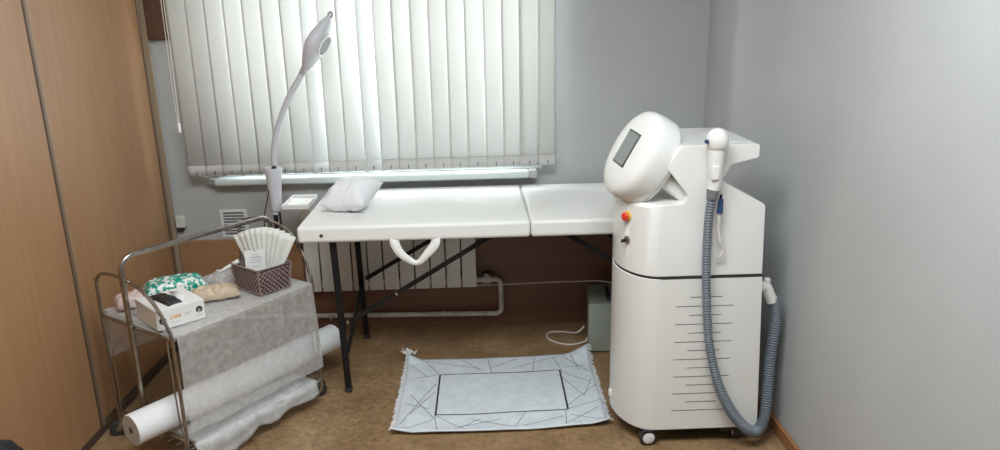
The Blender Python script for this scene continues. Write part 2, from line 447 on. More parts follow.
# ------------------------------------------------------------------ wall fittings
vg = thing('ventilation_grille', 'white slotted ventilation grille on the wall below the left end of the sill', 'grille', (-1.262, D, .545))
vf = MB().box(-1.33, -1.19, D - .006, D, .535, .685)
build('frame', vf, M['vent'], vg, bevel=.003)
vs = MB()
for k in range(8): vs.box(-1.312, -1.208, D - .0068, D - .003, .553 + k * .0155, .560 + k * .0155)
build('slot', vs, M['vent_dark'], vg)
vl = MB()
for k in range(8): vl.obox((-1.26, D - .009, .5635 + k * .0155), (.106, .008, .0016), Matrix.Rotation(math.radians(-35), 3, 'X'))
build('louvre', vl, M['vent'], vg)
sk = thing('wall_socket', 'small ivory surface-mounted socket box beside the wardrobe', 'socket', (-1.53, D, .6))
build('housing', MB().box(-1.550, -1.502, D - .032, D, .60, .662), M['socket'], sk, bevel=.006, seg=3)
build('plug', MB().box(-1.545, -1.515, D - .028, D - .006, .583, .6), M['rubber'], sk, bevel=.003)

# radiator
rd = thing('radiator', 'white sectional radiator under the window behind the massage table', 'radiator', (-.47, D - .07, .2))
RX = -.905; 
for k in range(11):
    xc = RX + .0415 + k * .0805
    sct = MB()
    sct.box(xc - .0368, xc + .0368, D - .085, D - .077, .25, .690)
    sct.box(xc - .004, xc + .004, D - .077, D - .03, .255, .685)
    sct.box(xc - .03, xc + .03, D - .035, D - .03, .25, .68)
    sct.cyl((xc - .0398, D - .053, .28), (xc + .0398, D - .053, .28), .018, 14).cyl((xc - .0398, D - .053, .66), (xc + .0398, D - .053, .66), .018, 14)
    build('section', sct, M['radiator'], rd, bevel=.004)
for xb in (-.7, -.2): build('bracket', MB().box(xb - .01, xb + .01, D - .03, D - .0085, .62, .65), M['radiator'], rd)
hp = thing('heating_pipe', 'off-white painted heating pipe looping down from the radiator along the wall', 'pipe', (-.3, D - .07, .1))
yp = D - .053
pp = bent([(-.018, yp, .28), (.105, yp, .28), (.105, yp, .085), (-.95, yp + .02, .098), (-1.5, yp + .02, .104)], .03)
build('pipe', MB().tube(pp, .0135, 12), M['pipe'], hp)
vv_ = MB().cyl((.01, yp, .28), (.055, yp, .28), .02, 10).cyl((.032, yp, .28), (.032, yp, .315), .009, 10)
build('valve', vv_, M['pipe'], hp, bevel=.002)
build('valve_handle', MB().obox((.034, yp, .319), (.062, .012, .008)).obox((.034, yp, .319), (.012, .04, .007)), M['black_metal'], hp, bevel=.002)
for xb in (-.2, -.8): build('pipe_clip', MB().tube([V((xb, yp + .01 + .0165 * math.cos(t * PI / 6), .0915 - (xb + .2) * -.003 + .0165 * math.sin(t * PI / 6))) for t in range(12)], .003, 6, closed=True), M['pipe'], hp)

st = MB().tube(smooth_path([(-.02, D - .093, .262), (.2, 3.55, .285), (.45, 3.45, .325), (.62, 3.33, .36), (.70, 3.15, .35), (.78, 2.882, .33)], 8), .0022, 6)
tag(build('cable', st, M['cord']), 'thin off-white cable stretched from the radiator to the white machine', 'cable')

# ------------------------------------------------------------------ massage table
TZ = .786; TX0, TX1, TXM = -.757, .93, .216; TY0, TY1 = 2.945, 3.645
tb = thing('massage_table', 'white padded folding massage table with black steel legs', 'massage table', (.09, 3.3, 0))
def pad(x0, x1):
    return build('cushion', MB().box(x0, x1, TY0, TY1, TZ - .072, TZ), M['leather'], tb, bevel=.015, seg=4)
pad(TX0, TXM - .001); pad(TXM + .001, TX1)
ed = MB().box(TX0 + .03, TXM - .01, TY0 + .035, TY1 - .006, TZ - .078, TZ - .0725).box(TXM + .01, TX1 - .03, TY0 + .035, TY1 - .006, TZ - .078, TZ - .0725)
build('under_frame', ed, M['black_metal'], tb)
LZ = TZ - .078
LYF, LYB = 3.0, 3.575
def tleg(x, y, xt): return build('leg', MB().bar((xt, y, LZ), (x, y, .012), .026, .026, up=(0, 1, 0)), M['black_metal'], tb, bevel=.003)
for (xb, xt) in ((-.606, -.622), (.79, .806)):
    for y in (LYF, LYB):
        lg = tleg(xb, y, xt)
        build('foot_cap', MB().bar((xb, y, .02), (xb, y, 0), .03, .03, up=(0, 1, 0)), M['rubber'], lg, bevel=.003)
build('crossbar', MB().cyl((-.600, LYF + .012, .19), (-.605, LYB - .012, .315), .010, 10), M['black_metal'], tb)
build('crossbar', MB().cyl((.79, LYF + .012, .19), (.79, LYB - .012, .315), .010, 10), M['black_metal'], tb)
for y, zz in ((LYF + .002, .325), (LYB - .036, .335)):
    build('brace', MB().bar((-.585, y + .018, zz), (.055, y + .018, LZ - .001), .006, .021), M['black_metal'], tb, bevel=.001)
    build('brace', MB().bar((.775, y + .018, zz + .13), (.370, y + .018, LZ - .001), .006, .021), M['black_metal'], tb, bevel=.001)
    for bx, bz in ((-.368, .325 + (.217 / .64) * (LZ - .325)), (-.588, zz + .002)):
        build('bolt', MB().cyl((bx, y + .006, bz), (bx, y + .026, bz), .0075, 12), M['chrome'], tb, bevel=.001)
build('corner_stud', MB().cyl((-.655, TY0 - .004, TZ - .038), (-.655, TY0 + .004, TZ - .038), .008, 14), M['chrome'], tb, bevel=.001)
# carrying strap
sp = smooth_path([(-.353, TY0 + .012, TZ - .05), (-.352, TY0 - .005, TZ - .082), (-.328, TY0 - .012, TZ - .125), (-.288, TY0 - .014, TZ - .156), (-.266, TY0 - .014, TZ - .164), (-.248, TY0 - .014, TZ - .156), (-.216, TY0 - .012, TZ - .122), (-.186, TY0 - .005, TZ - .086), (-.182, TY0 + .012, TZ - .05)], 8)
sm = MB()
prev = None; n = len(sp)
vs = []
for i, p in enumerate(sp):
    t = (sp[min(i + 1, n - 1)] - sp[max(i - 1, 0)]).normalized(); o_ = V((t.z, 0, -t.x)); tw = .7 * math.sin(PI * i / (n - 1))
    side = (o_ + V((0, -.25, 0))).normalized()
    hw = .020 - .009 * math.sin(PI * i / (n - 1)) ** 3
    vs.append((sm.bm.verts.new(p + side * hw), sm.bm.verts.new(p - side * hw)))
for a, b in zip(vs, vs[1:]): sm.bm.faces.new((a[0], b[0], b[1], a[1]))
build('carry_strap', sm, M['leather'], tb, solid=.002, smooth=60)

# pillow
def pillow_fn(a, b, h, seed, wr=.006, ex=.55):
    def fn(uu, vv, sgn=1):
        x, y = 2 * uu - 1, 2 * vv - 1
        px = a * x * (1 - .10 * (1 - y * y) * 0 - .09 * (1 - abs(y)) * abs(x) ** 3)
        py = b * y * (1 - .09 * (1 - abs(x)) * abs(y) ** 3)
        hh = h * max(0, (1 - x ** 4)) ** ex * max(0, (1 - y ** 4)) ** ex
        edge = 1 - max(abs(x), abs(y)) ** 8
        nz = noise.noise(V((x * 3.2 + seed, y * 3.2, sgn * 2.0))) * wr * edge + noise.noise(V((x * 8 + seed, y * 4, sgn))) * wr * .5 * edge
        return V((px, py, sgn * hh + nz))
    return fn
def pillow(name, c, R, a, b, h, m, seed=1, wr=.006, flat=.45, label=None, cat=None, n=28, parent=None, ex=.55):
    fn = pillow_fn(a, b, h, seed, wr, ex); mb = MB()
    R = R if isinstance(R, Matrix) else Matrix.Rotation(R, 3, 'Z'); c = V(c)
    mb.grid(lambda uu, vv: c + R @ fn(uu, vv, 1), n, n)
    def lo(uu, vv):
        p = fn(uu, vv, -1); p.z *= flat; return c + R @ p
    mb.grid(lo, n, n)
    bmesh.ops.remove_doubles(mb.bm, verts=mb.bm.verts, dist=.0006)
    o = build(name, mb, m, parent, smooth=80)
    if label: tag(o, label, cat)
    return o
pillow('pillow', (-.568, 3.24, TZ + .068), Matrix.Rotation(math.radians(-16), 3, 'Z') @ Matrix.Rotation(math.radians(11), 3, 'X') @ Matrix.Rotation(math.radians(-3), 3, 'Y'), .104, .124, .066, M['pillow'], 4, .010, .85,
       'small plump white cotton pillow on the left end of the massage table', 'pillow', ex=.8)

# ------------------------------------------------------------------ rug
rug = thing('rug', 'pale grey rug with black rectangle and thin crossing lines on the floor', 'rug', (.08, 3.0, 0))
RC = [V((-.366, 2.612, 0)), (V((.502, 2.626, 0))), V((.512, 3.285, 0)), V((-.36, 3.275, 0))]   # fl fr br bl
def rug_pt(s_, t_, lift=0):
    a = RC[0].lerp(RC[1], s_); b = RC[3].lerp(RC[2], s_); p = a.lerp(b, t_)
    x, y = s_, t_
    z = .006 + .0035 * (1 + noise.noise(V((x * 4, y * 3, 0))))
    for cx_, cy_, hh, rr in ((0, 0, .022, .10), (1, 0, .018, .09), (0, 1, .035, .08), (1, 1, .05, .14)):
        d = math.hypot(x - cx_, (y - cy_) * .8); z += hh * max(0, 1 - d / rr) ** 1.5
    z += .010 * max(0, 1 - y / .06) * (.35 + .65 * abs(math.sin(x * 5)))
    p.y -= .012 * math.sin(PI * x) * (1 - y) * 1.0
    p.y -= .012 * math.sin(PI * x) * y
    p.z = z + lift; return p
rm = MB(); rm.grid(lambda a, b: rug_pt(a, b), 60, 44)
def line(mb, a, b, wdt, lift, mi):
    mb.mi = mi; n = 14; W_, L_ = .88, .65
    dx, dy = (b[0] - a[0]) * W_, (b[1] - a[1]) * L_; l = math.hypot(dx, dy); nx, ny = -dy / l * wdt / W_, dx / l * wdt / L_
    vs = []
    for i in range(n + 1):
        s_ = a[0] + (b[0] - a[0]) * i / n; t_ = a[1] + (b[1] - a[1]) * i / n
        vs.append((mb.bm.verts.new(rug_pt(s_ - nx / 2, t_ - ny / 2, lift)), mb.bm.verts.new(rug_pt(s_ + nx / 2, t_ + ny / 2, lift))))
    mb._mark([mb.bm.faces.new((p[0], q[0], q[1], p[1])) for p, q in zip(vs, vs[1:])])
    mb.mi = 0
I0, I1, J0, J1 = .185, .825, .205, .745
build('carpet', rm, [M['rug'], M['rug_line'], M['rug_thin']], rug, solid=.006, smooth=60)
lm = MB()
for a, b, wd_ in (((I0, J0), (I1, J0), .006), ((I1, J0), (I1, J1), .0085), ((I1, J1), (I0, J1), .0055), ((I0, J1), (I0, J0), .008)):
    line(lm, a, b, wd_, .0042, 0)
thin = [((.02, .1), (.17, .62)), ((.05, .46), (.18, .16)), ((.03, .35), (.15, .28)), ((.02, .9), (.12, .72)), ((.06, .98), (.40, .82)), ((.18, J0), (.2, .01)), ((.18, J0), (.33, .02)), ((.18, .15), (.02, .02)),
        ((.44, .98), (.46, J1)), ((.30, .97), (.40, .80)), ((.40, .15), (.28, .02)), ((.36, .14), (.56, .03)), ((.30, .06), (.50, .13)), ((.62, J0), (.56, .02)), ((.60, .04), (.80, .13)),
        ((.70, .97), (.68, J1)), ((.56, .80), (.80, .95)), ((.60, .96), (.45, .82)), ((.80, .96), (.84, .72)), ((.815, J1), (.97, .55)), ((.815, .68), (.92, .36)), ((.92, .36), (.98, .60)), ((.83, .26), (.99, .50)),
        ((.815, J0), (.99, .30)), ((.815, J0), (.80, .01)), ((.80, .03), (.98, .22)), ((.84, .78), (.97, .80)), ((.90, .97), (.93, .74)), ((.86, .95), (.98, .70)), ((.05, .70), (.17, J1)), ((.10, .95), (.18, .75)), ((.06, .22), (.17, .5)), ((.83, .14), (.97, .06))]
for a, b in thin: line(lm, a, b, .0028, .0040, 1)
build('line_pattern', lm, [M['rug_line'], M['rug_thin']], rug)
for side in (0, 1):
    fm = MB(); rr = random.Random(side)
    for k in range(96):
        t = k / 95; p = rug_pt(side, t); q = p + V(((1 if side else -1) * rr.uniform(.012, .022), rr.uniform(-.008, .008), -.004))
        q.z = max(q.z - .002, .003)
        fm.tube([p, p.lerp(q, .5) + V((0, rr.uniform(-.003, .003), .002)), q], .0024, 5)
    build('fringe', fm, M['fringe'], rug)
fb = MB(); rr = random.Random(9)
for k in range(16):
    p = rug_pt(0, 1) + V((rr.uniform(-.02, .03), rr.uniform(-.01, .01), 0)); q = p + V((rr.uniform(-.02, .02), rr.uniform(0, .03), rr.uniform(.0, .025)))
    fm2 = fb.tube([p, q], .003, 5)
build('fringe_tuft', fb, M['fringe'], rug)

# ------------------------------------------------------------------ grey-green metal box
gb = thing('metal_box', 'grey-green metal box with black handle on the floor behind the white machine', 'box', (.615, 3.42, 0))
RG = Matrix.Rotation(math.radians(-6), 3, 'Z'); gc = V((.635, 3.445, .129))
build('housing', MB().obox(gc, (.19, .28, .25), RG), M['green_box'], gb, bevel=.006, seg=3)
ln = MB().obox(gc + RG @ V((-.0955, -.105, -.005)), (.002, .004, .23), RG); build('seam', ln, M['cord'], gb)
for sx in (-.07, .07):
    for sy in (-.11, .11): q = gc + RG @ V((sx, sy, 0)); build('foot', MB().cyl((q.x, q.y, 0), (q.x, q.y, .004), .012, 10), M['rubber'], gb)
ht = gc + RG @ V((.0, 0, .127))
hh_ = [ht + RG @ V((0, -.10, 0)), ht + RG @ V((0, -.09, .014)), ht + RG @ V((0, .07, .014)), ht + RG @ V((0, .08, 0))]
build('handle', MB().bar(hh_[1], hh_[2], .02, .006).bar(hh_[0], hh_[1], .02, .006).bar(hh_[2], hh_[3], .02, .006), M['black'], gb, bevel=.002)
wc = smooth_path([(.53, 3.50, .06), (.49, 3.51, .02), (.42, 3.56, .005), (.355, 3.56, .004), (.335, 3.50, .004), (.38, 3.43, .004), (.45, 3.40, .005), (.52, 3.415, .012), (.533, 3.42, .03)], 10)
build('power_cord', MB().tube(wc, .0042, 8), M['cord'], gb)

# ------------------------------------------------------------------ laser machine
MY0, MY1 = 2.47, 2.88
mc = thing('laser_machine', 'white wheeled laser treatment machine with tilted oval screen and grey hoses', 'machine', (.77, 2.67, 0))
NY = 22; RX_, RY_ = .135, .21
def lshift(y, x, z):
    """plan rounding of the machine's front (left) vertical corners"""
    wx = max(0, min(1, (.70 - x) / .17)) if z < .975 else 0
    d = min(y - MY0, MY1 - y)
    k = 0
    if d < RY_:
        q = (RY_ - d) / RY_; k = RX_ * (1 - math.sqrt(max(0, 1 - q * q)))
    # machine tapers a little outward towards its foot
    return wx * k
def layered(prof, ys=None, y0=MY0, y1=MY1, inset=0):
    mb = MB(); rings = []
    ys_ = []
    for i in range(NY + 1):
        t = i / NY; ys_.append(y0 + (y1 - y0) * (.5 - .5 * math.cos(PI * t)))
    for y in ys_:
        rings.append([mb.bm.verts.new((x + lshift(y, x, z), y, z)) for x, z in prof])
    n = len(prof)
    for A, B in zip(rings, rings[1:]):
        for k in range(n): mb.bm.faces.new((A[k], A[(k + 1) % n], B[(k + 1) % n], B[k]))
    mb.bm.faces.new(rings[0]); mb.bm.faces.new(rings[-1][::-1])
    return mb
SX = lambda z: .515 + (z - .07) * .0       # front face x
XRM = lambda z: 1.045 - (z - .07) * .042   # rear face x
low = [(SX(.07) + .0, .072), (XRM(.07), .072), (XRM(.3), .3), (XRM(.684), .684), (.515, .684), (.515, .3)]
build('lower_housing', layered(low), M['panel_white'], mc, bevel=.006, seg=2, smooth=30)
band = [(.519, .684), (1.0165, .684), (1.0165, .694), (.519, .694)]
build('seam_band', layered(band, y0=MY0 - .0012), M['darkline'], mc)
up = [(.515, .694), (1.017, .694), (1.009, .945), (1.003, .955), (.856, 1.036), (.852, 1.045), (.876, 1.094), (.884, 1.100), (.968, 1.119), (.974, 1.126), (.974, 1.160), (.968, 1.167),
      (.712, 1.167), (.700, 1.163), (.657, 1.097), (.657, 1.088), (.728, 1.000), (.732, .985), (.722, .966), (.705, .960), (.531, .960), (.515, .948)]
build('upper_housing', layered(up), M['white_gloss'], mc, bevel=.007, seg=3, smooth=32, bev_angle=50)
# tray slot in the rear top: a flat plate with the slot's shade as grey colour
sl = MB(); sl.box(.875, .952, MY0 + .06, MY1 - .08, 1.1668, 1.1690)
build('top_recess_shade', sl, mat('recess_shade', (.62, .62, .61), .5), mc, bevel=.001)
# vent slots
for k in range(14):
    z = 0.612 - k * .0353; wdt = .066 if k % 2 == 0 else .112
    cx_ = .822 + (.003 if k % 2 else 0)
    build('vent_slot', MB().box(cx_ - wdt + .004 - (.0 if k % 2 == 0 else .008), cx_ + wdt * .85, MY0 - .0009, MY0 + .004, z - .0009, z + .0009), M['darkline'], mc)
# plinth under the shell
pl = [(.66, .052), (.97, .052), (.97, .0715), (.66, .0715)]
build('chassis', layered(pl, y0=MY0 + .03, y1=MY1 - .03), M['black'], mc)
def caster(x, y, ang, hub=True):
    c = build('caster', MB().cyl((x, y, .060), (x, y, .068), .02, 16).obox((x, y, .0705), (.04, .05, .004), Matrix.Rotation(ang, 3, 'Z')), M['black'], mc, bevel=.002)
    d = V((math.sin(ang), -math.cos(ang), 0)); t = V((math.cos(ang), math.sin(ang), 0)) * .006
    a = V((x, y, .034)) - d * .013 + t; b = V((x, y, .034)) + d * .013 + t
    wh = build('wheel', MB().lathe([(.026, -.003), (.031, -.001), (.034, .003), (.034, .023), (.031, .027), (.026, .029)], a, d, 28), M['rubber'], c)
    build('hub_cap', MB().lathe([(.023, .0265), (.023, .0300), (.020, .0318), (.0, .0322)], a, d, 28), M['white'], c)
    build('hub_cap', MB().lathe([(.0275, -.0005), (.0275, -.003), (.024, -.0055), (0, -.0058)], a, d, 28), M['white'], c)
    br = V((x, y, .03)) + t * 3.2 + d * .0
    build('brake_lever', MB().obox(br + V((0, 0, .006)), (.022, .018, .012), Matrix.Rotation(ang, 3, 'Z')), M['white'], c, bevel=.003)
caster(.622, 2.492, math.radians(4)); caster(.985, 2.515, math.radians(75)); caster(.62, 2.82, math.radians(20)); caster(.985, 2.82, math.radians(0))
bp_ = MB().box(.9, .97, MY0 + .005, MY0 + .03, .055, .0715); build('rear_bracket', bp_, M['black'], mc, bevel=.003)
# emergency stop and key switch on the front
es = V((.515 + lshift(2.555, .5, .9), 2.555, .902)); ax = V((-.84, -.54, 0)).normalized()
e = build('stop_button_base', MB().lathe([(.018, -.01), (.018, .006), (.016, .009)], es, ax, 24), M['yellow'], mc)
build('stop_button', MB().lathe([(.010, .009), (.010, .012), (.015, .014), (.016, .019), (.012, .023), (.0, .025)], es, ax, 24), M['red'], mc)
ks = V((.515 + lshift(2.555, .5, .8), 2.555, .812))
k_ = build('key_switch', MB().lathe([(.015, -.01), (.015, .005), (.011, .008), (.0, .009)], ks, ax, 20), M['chrome'], mc)
build('key', MB().obox(ks + ax * .020, (.022, .003, .012), basis_xy(ax)).cyl(ks + ax * .004 , ks + ax * .012, .005, 10), M['black'], k_)
build('hinge_stub', MB().obox((.515 + lshift(2.66, .5, .2) - .004, 2.66, .135), (.014, .02, .03)), M['white'], mc, bevel=.003)
# tilted oval screen head
nrm = V((-.86, -.20, .47)).normalized(); dn = V((-.52, .0, -.85)); dn = (dn - nrm * dn.dot(nrm)).normalized(); ww = dn.cross(nrm).normalized()
RH = Matrix((dn, ww, nrm)).transposed(); hc = V((.597, 2.61, 1.103))
hd = build('screen_head', MB().ell(hc, RH, .168, .150, .078, .50, .92, 56, 32), M['white_gloss'], mc, smooth=180)
ft_ = hc + nrm * .0745 + dn * -.008 + ww * (-.010)
def facebox(c, a, b, h): return MB().obox(c, (a, b, h), RH)
build('screen_bezel', facebox(ft_, .132, .098, .012), M['bezel'], hd, bevel=.003)
build('screen', facebox(ft_ + nrm * .0012, .120, .086, .012), M['screen'], hd, bevel=.001)
ring_c = hc - nrm * .012
build('head_seam', MB().tube([ring_c + RH @ V((.1640 * math.copysign(abs(math.cos(t)) ** .88, math.cos(t)), .1465 * math.copysign(abs(math.sin(t)) ** .88, math.sin(t)), -.028)) * 1.0 for t in [2 * PI * k / 64 for k in range(64)]], .0018, 6, closed=True), mat('seam_grey', (.45, .45, .44), .5), hd)
arm = smooth_path([V((.60, 2.545, 1.085)), V((.655, 2.54, 1.042)), V((.70, 2.535, 1.008)), V((.745, 2.53, .975))], 6)
build('head_arm', MB().tube(arm, .042, 20, rfun=lambda t: .030 - .002 * t), M['white_gloss'], mc, smooth=60)

# handpiece hanging at the side
hpz = V((.803, 2.425, 1.178))
hb = build('handpiece', MB().ell(hpz + V((.006, .0, .012)), Matrix.Rotation(math.radians(-12), 3, 'Y'), .038, .036, .043, .95, .95, 28, 18)
           .tube(smooth_path([(.808, 2.425, 1.16), (.808, 2.425, 1.10), (.810, 2.427, 1.055), (.806, 2.428, 1.022)], 5), .026, 18, rfun=lambda t: .028 - .006 * t), M['white'], mc, smooth=60)
build('collar', MB().cyl((.806, 2.428, 1.024), (.802, 2.429, .988), .0225, 18, .018), M['collar'], hb, bevel=.002)
build('trigger', MB().obox((.802, 2.402, 1.085), (.026, .012, .05)), M['white'], hb, bevel=.004)
build('aiming_window', MB().cyl((.770, 2.408, 1.190), (.764, 2.404, 1.192), .007, 14), M['blue'], hb)
build('holder_bracket', MB().obox((.818, 2.455, 1.12), (.04, .036, .06)).obox((.818, 2.45, 1.085), (.03, .03, .02)), M['white'], mc, bevel=.006)
# blue plug and short metal lead by the hose
bl1 = MB().cyl((.838, 2.437, .985), (.836, 2.437, .935), .009, 12, .011); build('water_plug', bl1, M['blue'], hb)
build('plug_lead', MB().tube(smooth_path([(.836, 2.44, .94), (.837, 2.44, .88), (.845, 2.44, .83), (.858, 2.445, .80), (.852, 2.445, .775), (.84, 2.455, .76)], 6), .0075, 8, rfun=lambda t: .0075 - .004 * t), M['pipe'], hb)
build('plug_lead_tip', MB().cyl((.837, 2.44, .95), (.838, 2.44, 1.0), .005, 8), M['black'], hb)
# corrugated hose: down the near face, round the bottom, up to the rear connector
path = smooth_path([(.803, 2.430, 1.0), (.797, 2.432, .90), (.800, 2.437, .75), (.810, 2.438, .60), (.828, 2.435, .44), (.868, 2.425, .28), (.925, 2.42, .165), (.985, 2.42, .095), (1.035, 2.44, .075), (1.070, 2.47, .11), (1.086, 2.50, .20), (1.095, 2.52, .32), (1.105, 2.53, .42), (1.111, 2.535, .49), (1.103, 2.533, .54), (1.088, 2.53, .575)], 14)
path = resample(path, .0050)
tot = len(path) - 1
def hr(t):
    base = .0145 + .0050 * min(1, max(0, (t - .40) / .15))
    return base * (1.0 + (.13 if int(round(t * tot)) % 2 else -.10))
build('hose', MB().tube(path, .02, 12, rfun=hr), M['hose'], mc, smooth=60)
rc = build('rear_connector', MB().tube(bent([(1.012, 2.53, .622), (1.060, 2.53, .622), (1.088, 2.53, .562)], .02), .021, 16), M['white'], mc, smooth=50)
build('connector_flange', MB().cyl((1.018, 2.53, .622), (1.032, 2.53, .622), .030, 18).cyl((1.062, 2.53, .628), (1.062, 2.53, .655), .013, 12), M['white'], rc, bevel=.003)

# ------------------------------------------------------------------ trolley
TC = V((-1.0975, 2.8406, 0)); TA = math.radians(54.4)
TU = V((math.cos(TA), math.sin(TA), 0)); TV = V((math.sin(TA), -math.cos(TA), 0))
TLh, TWh, TS = .3287, .2303, .532
def T(a, b, z): return TC + TU * a + TV * b + V((0, 0, z))
RT = Matrix((TU, -TV, V((0, 0, 1)))).transposed()
tr = thing('trolley', 'old chrome tube trolley on casters covered with a thin white sheet', 'trolley', tuple(TC))
rt = .0085
for sx, nm in ((-1, 'end_frame'), (1, 'end_frame')):
    a = sx * TLh
    pts = [T(a, -TWh, .055), T(a, -TWh, .62)] + [T(a, -TWh + .46 * q, zz) for q, zz in (((.02, .665), (.08, .695), (.2, .707), (.38, .709), (.55, .700), (.70, .678), (.83, .642), (.92, .60), (.975, .555)) if sx < 0 else ((.02, .70), (.08, .745), (.2, .768), (.38, .778), (.55, .772), (.70, .752), (.83, .712), (.92, .65), (.975, .58)))] + [T(a, TWh, .50), T(a, TWh, .055)]
    pts = smooth_path(pts, 6)
    e = build(nm, MB().tube(pts, .0065, 10), M['chrome'], tr)
    rods = MB()
    rods.tube([T(a, -TWh, TS - .012), T(a, TWh, TS - .012)], .0065, 10)
    rods.tube([T(a, -TWh, .112), T(a, TWh, .112)], .006, 10)
    rods.tube(smooth_path([T(a, TWh - .035, TS - .015), T(a, TWh - .034, .35), T(a, TWh - .030, .2), T(a, TWh - .012, .08)], 6), .0035, 8)
    rods.tube(smooth_path([T(a, -TWh + .035, TS - .015), T(a, -TWh + .034, .35), T(a, -TWh + .030, .2), T(a, -TWh + .012, .08)], 6), .0035, 8)
    build('cross_rod', rods, M['chrome'], e)
hv = -.012
hpts = bent([T(-TLh - .012, hv, .095), T(-TLh - .012, hv, .795), T(TLh + .012, hv, .795), T(TLh + .012, hv, .095)], .055)
build('handle_arch', MB().tube(hpts, .0105, 14), M['chrome'], tr)
for b in (-TWh, TWh):
    build('shelf_rail', MB().tube([T(-TLh, b, TS - .012), T(TLh, b, TS - .012)], .0065, 10), M['chrome'], tr)
    build('lower_rail', MB().tube([T(-TLh, b, .075), T(TLh, b, .075)], .0055, 10), M['chrome'], tr)
build('top_shelf', MB().obox(T(0, 0, TS - .009), (2 * TLh - .012, 2 * TWh - .012, .010), RT), M['shelf'], tr, bevel=.002)
bs = MB()
for k in range(9): bs.tube([T(-TLh, -TWh + .03 + k * .05, .075), T(TLh, -TWh + .03 + k * .05, .075)], .0028, 6)
build('wire_shelf', bs, M['chrome'], tr)
for a, b, ang in ((-1, -1, .3), (-1, 1, 1.2), (1, -1, .9), (1, 1, .2)):
    p = T(a * TLh, b * TWh, 0)
    d = V((math.sin(ang + .2), -math.cos(ang + .2), 0)); tt = V((d.y, -d.x, 0)) * .012
    c = build('caster', MB().cyl(p + V((0, 0, .056)), p + V((0, 0, .085)), .010, 12).bar(p + d * .016 + V((0, 0, .058)), p + d * .016 + tt + V((0, 0, .026)), .014, .003, up=d).bar(p - d * .016 + V((0, 0, .058)), p - d * .016 + tt + V((0, 0, .026)), .014, .003, up=d).obox(p + V((0, 0, .0575)), (.034, .034, .004), Matrix.Rotation(ang, 3, 'Z')), M['chrome'], tr)
    build('wheel', MB().lathe([(.010, -.013), (.022, -.012), (.030, -.010), (.033, -.006), (.033, .006), (.030, .010), (.022, .012), (.010, .013)], p + tt + V((0, 0, .033)), d, 28), M['rubber'], c)
    build('hub', MB().cyl(p + tt - d * .015 + V((0, 0, .033)), p + tt + d * .015 + V((0, 0, .033)), .011, 14), M['chrome'], c)

# white non-woven cover sheet draped over the shelf
def drape(a, s_):
    """a along the trolley -1..1, s_ path across from back hem to front hem (metres)"""
    back, top, front = .20, 2 * TWh + .02, .385
    A = a * (TLh - .012)
    n1 = noise.noise(V((a * 2.5, s_ * 5, 3))); n2 = noise.noise(V((a * 9, s_ * 9, 7)))
    if s_ < back:
        k = (back - s_) / back; return T(A, -(TWh + .011 + .012 * k + .008 * n1 * k), TS + .001 - (back - s_) * 1.0)
    if s_ < back + top:
        b = -(TWh + .01) + (s_ - back); return T(A, b, TS + .003 + .0012 * (1 + n2))
    q = s_ - back - top; k = q / front
    return T(A + .01 * k * a, TWh + .012 + .018 * k + (.010 * n1 + .003 * n2) * min(1, k * 3), TS + .001 - q * (.985 + .03 * n1 + .02 * a))
TOTL = .20 + 2 * TWh + .02 + .385
cs = MB()
brk = [0, .05, .10, .15, .19, .2, .21] + [.2 + .02 * k for k in range(2, 24)] + [.2 + 2 * TWh + .005, .2 + 2 * TWh + .02] + [.2 + 2 * TWh + .02 + .385 * k / 18 for k in range(1, 19)]
vs = [[cs.bm.verts.new(drape(-1 + 2 * i / 40, s_)) for s_ in brk] for i in range(41)]
for i in range(40):
    for j in range(len(brk) - 1): cs.bm.faces.new((vs[i][j], vs[i + 1][j], vs[i + 1][j + 1], vs[i][j + 1]))
sheet = build('cover_sheet', cs, M['sheet'], None, smooth=60)
tag(sheet, 'thin translucent white non-woven sheet draped over the top of the trolley', 'sheet')

# white roll lying on the lower rods
ra, rb = T(-.452, .087, .181), T(.525, .118, .181)
rax = (rb - ra).normalized(); RR = .060
rl = thing('paper_roll', 'long thick roll of white non-woven fabric lying across the bottom of the trolley', 'roll', ((ra + rb) / 2 - V((0, 0, RR)))[:])
build('roll', MB().lathe([(RR - .001, 0), (RR, .002), (RR, (rb - ra).length - .002), (RR - .001, (rb - ra).length)], ra, rax, 40), M['roll'], rl, smooth=50)
for q, sgn in ((ra, -1), (rb, 1)):
    build('rolled_end', MB().cyl(q, q + rax * sgn * .0008, RR - .002, 40), M['roll_end'], rl)
    build('core', MB().cyl(q + rax * sgn * .0007, q + rax * sgn * .0016, .013, 20), M['card_core'], rl)
lw = MB().grid(lambda a, b: T(-.30 + .16 * a, .105 + .075 * b * 1.0, .2315 - .058 * b * b + .004 * noise.noise(V((a * 5, b * 5, 0)))), 8, 8)
# plastic-wrapped package on the lower shelf
def pkg(a, b):
    A = -TLh + .02 + .60 * a; th = -.2 + 1.35 * PI * b
    wob = 1 + .18 * noise.noise(V((a * 7, b * 4, 5))) + .08 * noise.noise(V((a * 22, b * 8, 2)))
    sag = .7 + .3 * min(1, 8 * min(a, 1 - a) + .2)
    return T(A, .16 + .115 * math.cos(th) * wob, .082 + max(-.003, .046 * math.sin(th) * wob * sag))
def pkg2(a, b):
    t = 2 * PI * b; A = -TLh + .03 + .575 * a
    wob = 1 + .15 * noise.noise(V((a * 7, math.cos(t) * 1.5, math.sin(t) * 1.5 + 5))) + .06 * noise.noise(V((a * 22, math.cos(t) * 3, math.sin(t) * 3)))
    sp_ = lambda v, e_: math.copysign(abs(v) ** e_, v)
    sag = min(1, .35 + 5 * min(a, 1 - a)) 
    return T(A, .165 + .108 * sp_(math.cos(t), .55) * (wob * .5 + .5), .0985 + .0175 * sp_(math.sin(t), .6) * wob * sag + (.012 if False else 0))
